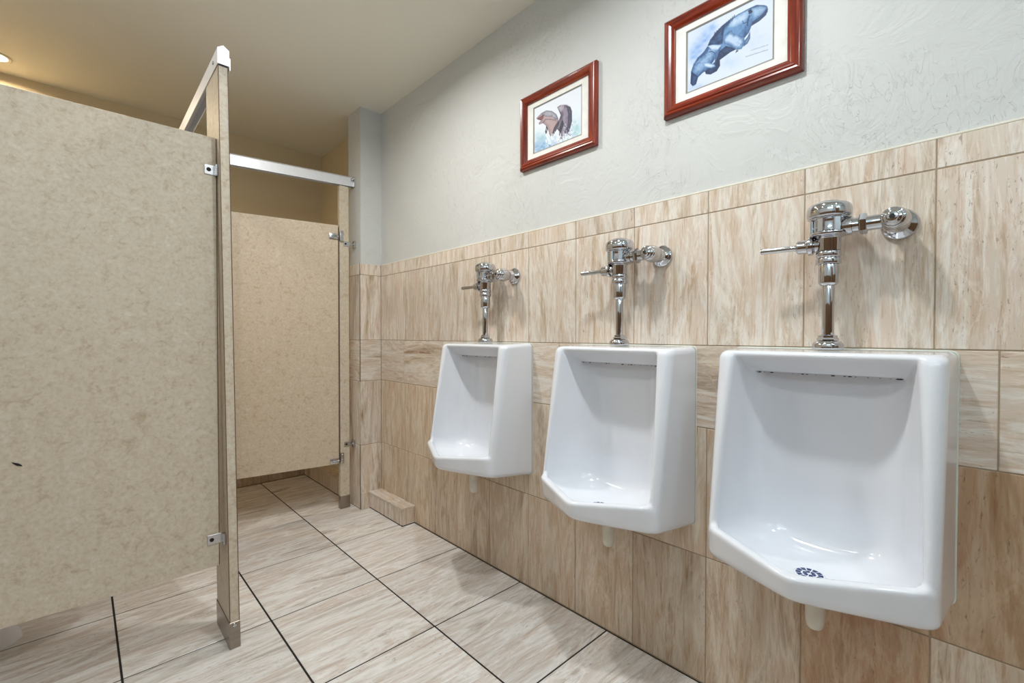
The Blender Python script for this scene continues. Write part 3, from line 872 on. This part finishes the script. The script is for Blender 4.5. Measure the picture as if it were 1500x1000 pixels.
def framed(name_label, y0, y1, z0, z1, img, wf=.038, mat_w=.033, mat_h=.0205):
    """frame hung on the painted wall; picture's left side is at the larger y"""
    xw = TH - .0005
    yc, zc = (y0+y1)/2, (z0+z1)/2; W, H = y1-y0, z1-z0
    e = empty('framed_print', (xw, yc, z0)); prop(e, name_label, 'picture')
    L = Vector((0, 0, zc-z0))
    # profile: (inset from outer edge, protrusion)
    prof = [(0, 0), (0, .014), (.004, .020), (.009, .0225), (.014, .0215), (.018, .0235), (.027, .0215), (.032, .0165), (.037, .0145), (wf, .0115), (wf, .004), (wf, 0)]
    def rail(P0, P1, P2, P3, name):
        # outer corners P0->P1, inner direction from corner points P3,P2
        b = bmesh.new(); rows = []
        for ins, pr in prof:
            f = ins/wf
            A = P0.lerp(P3, f); B = P1.lerp(P2, f)
            rows.append((b.verts.new(A+Vector((-pr, 0, 0))), b.verts.new(B+Vector((-pr, 0, 0)))))
        for (a, bb), (c, d) in zip(rows, rows[1:]): b.faces.new((a, bb, d, c))
        b.faces.new([r[0] for r in rows]); b.faces.new([r[1] for r in reversed(rows)])
        b.faces.new((rows[-1][0], rows[-1][1], rows[0][1], rows[0][0]))
        bmesh.ops.recalc_face_normals(b, faces=b.faces[:])
        # own local frame so the grain follows the rail
        c = (P0+P1)/2; d = (P1-P0).normalized(); ang = math.atan2(d.z, d.y)
        Rm = Matrix.Rotation(ang, 4, 'X')
        mw = Matrix.Translation(c) @ Rm
        bmesh.ops.transform(b, matrix=mw.inverted(), verts=b.verts[:])
        o = obj(name, b, CHERRY, e); o.matrix_local = mw; smooth_by_angle(o, 35)
    yo, zo = W/2, H/2; yi, zi = W/2-wf, H/2-wf
    V = lambda y, z: Vector((0, y, z)) + L
    rail(V(-yo, zo), V(yo, zo), V(yi, zi), V(-yi, zi), 'frame_rail')
    rail(V(yo, zo), V(yo, -zo), V(yi, -zi), V(yi, zi), 'frame_rail')
    rail(V(yo, -zo), V(-yo, -zo), V(-yi, -zi), V(yi, -zi), 'frame_rail')
    rail(V(-yo, -zo), V(-yo, zo), V(-yi, zi), V(-yi, -zi), 'frame_rail')
    # mat board with window
    ml = mat_w
    yi2, zi2 = yi+.003, zi+.003; yw, zw = yi-ml, zi-mat_h
    b = bmesh.new()
    def ringface(y_a, z_a, y_b, z_b, xa, xb, bmx):
        Aq = [bmx.verts.new((xa, y, z+L.z)) for y, z in ((-y_a, -z_a), (y_a, -z_a), (y_a, z_a), (-y_a, z_a))]
        Bq = [bmx.verts.new((xb, y, z+L.z)) for y, z in ((-y_b, -z_b), (y_b, -z_b), (y_b, z_b), (-y_b, z_b))]
        for i in range(4): bmx.faces.new((Aq[i], Aq[(i+1) % 4], Bq[(i+1) % 4], Bq[i]))
    ringface(yi2, zi2, yw, zw, -.0085, -.0085, b)
    bmesh.ops.recalc_face_normals(b, faces=b.faces[:])
    mt = obj('mat_board', b, MATB, e)
    b = bmesh.new(); ringface(yw, zw, yw-.0048, zw-.0048, -.0090, -.0060, b)
    bmesh.ops.recalc_face_normals(b, faces=b.faces[:])
    obj('mat_bevel', b, BEVEL, mt)
    # the print itself: vertex-painted sheet
    ny, nx, _ = img.shape; pw, ph = yw-.002, zw-.002
    Yg = np.linspace(pw, -pw, nx); Zg = np.linspace(ph, -ph, ny)
    vv = [(-.0058, float(y), float(z)+L.z) for z in Zg for y in Yg]
    ff = [(j*nx+i, (j+1)*nx+i, (j+1)*nx+i+1, j*nx+i+1) for j in range(ny-1) for i in range(nx-1)]
    me = bpy.data.meshes.new('print'); me.from_pydata(vv, [], ff); me.update()
    ca = me.color_attributes.new('Col', 'FLOAT_COLOR', 'POINT')
    q = np.clip(img/255, 0, 1)**1.22; lin = np.where(q <= .04045, q/12.92, ((q+.055)/1.055)**2.4)
    ca.data.foreach_set('color', np.concatenate([lin.reshape(-1, 3), np.ones((nx*ny, 1))], 1).astype(np.float32).ravel())
    p_ = obj('print_sheet', me, PRINT, e)
    return e
framed('smaller looking cherry framed watercolour of two leaping dolphins, left of the two pictures', 1.018, 1.416, 1.782, 2.091, paint_dolphins())
framed('cherry framed print of two blue manatees, right hand picture of the two', .356, .750, 1.780, 2.091, paint_manatees())

# ------------------------------------------------------------------ toilet in the side stall
def loft(secs, n=40, cap=True):
    """secs: (cx, cy, z, rx_front, rx_back, ry)"""
    b = bmesh.new(); rings = []
    for cx, cy, z, rf, rb, ry in secs:
        ring = []
        for i in range(n):
            q = 2*math.pi*i/n; c, s = math.cos(q), math.sin(q)
            ring.append(b.verts.new((cx+(rf if c > 0 else rb)*c, cy+ry*s, z)))
        rings.append(ring)
    for A, B in zip(rings, rings[1:]):
        for i in range(n): b.faces.new((A[i], A[(i+1) % n], B[(i+1) % n], B[i]))
    b.faces.new(list(reversed(rings[0]))); b.faces.new(rings[-1])
    bmesh.ops.recalc_face_normals(b, faces=b.faces[:]); return b
tl = empty('toilet', (-1.80, 2.40, 0)); prop(tl, 'white toilet whose base shows under the left panel in the side stall', 'toilet')
o = obj('bowl', loft([(-.05, 0, 0, .30, .24, .128), (-.05, 0, .02, .295, .24, .122), (-.05, 0, .10, .27, .22, .105), (-.04, 0, .20, .29, .22, .12), (-.02, 0, .30, .33, .22, .165), (0, 0, .37, .35, .22, .185), (0, 0, .395, .352, .22, .187)]), PORC, tl); smooth_by_angle(o, 50)
o = obj('seat', loft([(0, 0, .397, .355, .20, .19), (0, 0, .418, .355, .20, .19), (0, 0, .425, .345, .19, .18)]), PORC, tl); smooth_by_angle(o, 50)
o = obj('tank', box_bm(-.385, -.215, -.20, .20, .39, .76, .02, 3), PORC, tl); smooth_by_angle(o, 50)
o = obj('tank_lid', box_bm(-.392, -.205, -.21, .21, .762, .795, .008, 2), PORC, tl); smooth_by_angle(o, 50)

# ------------------------------------------------------------------ lamps
where = ['over the far urinal', 'over the nearer urinals', 'added out of view over the entrance end of the urinal wall', 'over the rear stall, seen at the left edge', 'over the side stall', 'added out of view before the stalls', 'added out of view near the added door']
for (x, y, pw, colr, dia), wh in zip(DOWNLIGHTS, where):
    t = empty('recessed_downlight', (x, y, ZC)); prop(t, 'small round recessed ceiling downlight ' + wh, 'ceiling light', 'recessed ceiling downlights')
    r = dia/2
    o = obj('trim_ring', lathe([(r*.80, -.0002), (r*1.12, -.0002), (r*1.12, -.004), (r*1.02, -.007), (r*.84, -.005), (r*.80, -.0002)], (0, 0, 0), (0, 0, 1), 36), PLAST, t); smooth_by_angle(o, 40)
    o = obj('lens', lathe([(0, -.0045), (r*.70, -.0045), (r*.80, -.003), (r*.80, -.0005), (0, -.0005)], (0, 0, 0), (0, 0, 1), 32), glow('lens_glow', colr, 14 if pw > 1.5 else 9), t)
    ld = bpy.data.lights.new('downlight', 'AREA'); ld.shape = 'DISK'; ld.size = dia*.8; ld.energy = pw; ld.color = colr; ld.spread = math.radians(165)
    lo_ = bpy.data.objects.new('downlight', ld); COL.objects.link(lo_); lo_.location = (x, y, ZC-.012)

GL = glow('globe_glow', COOL, GLOBE)
def vanity(pos, power, axis, label):
    xs_ = [p[0] for p in pos]; ys_ = [p[1] for p in pos]; z = pos[0][2]
    c = Vector((sum(xs_)/len(xs_), sum(ys_)/len(ys_), z))
    t = empty('vanity_light', c); prop(t, label, 'wall light')
    if axis == 'y':
        obj('back_plate', box_bm(XL-c.x+.0005, XL-c.x+.03, min(ys_)-c.y-.1, max(ys_)-c.y+.1, -.05, .05, .006), CHROME, t)
    else:
        obj('back_plate', box_bm(min(xs_)-c.x-.1, max(xs_)-c.x+.1, YN-c.y+.0005, YN-c.y+.03, -.05, .05, .006), CHROME, t)
    for p in pos:
        P = Vector(p)-c
        b = bmesh.new(); bmesh.ops.create_uvsphere(b, u_segments=24, v_segments=14, radius=.045)
        for v in b.verts: v.co += P
        g = obj('globe_bulb', b, GL, t, smooth=True)
        ax = (-1, 0, 0) if axis == 'y' else (0, -1, 0)
        s = obj('socket', lathe([(0, .04), (.02, .04), (.022, .085), (.03, .118), (0, .118)] if axis == 'y' else [(0, .04), (.02, .04), (.022, .1), (.03, .148), (0, .148)], P, ax, 20), CHROME, t)
vanity(VANITY, GLOBE, 'y', 'row of four round bulbs on the left wall, out of the picture')
vanity(VANITY2, GLOBE, 'x', 'row of three round bulbs on the wall behind the camera, out of the picture')
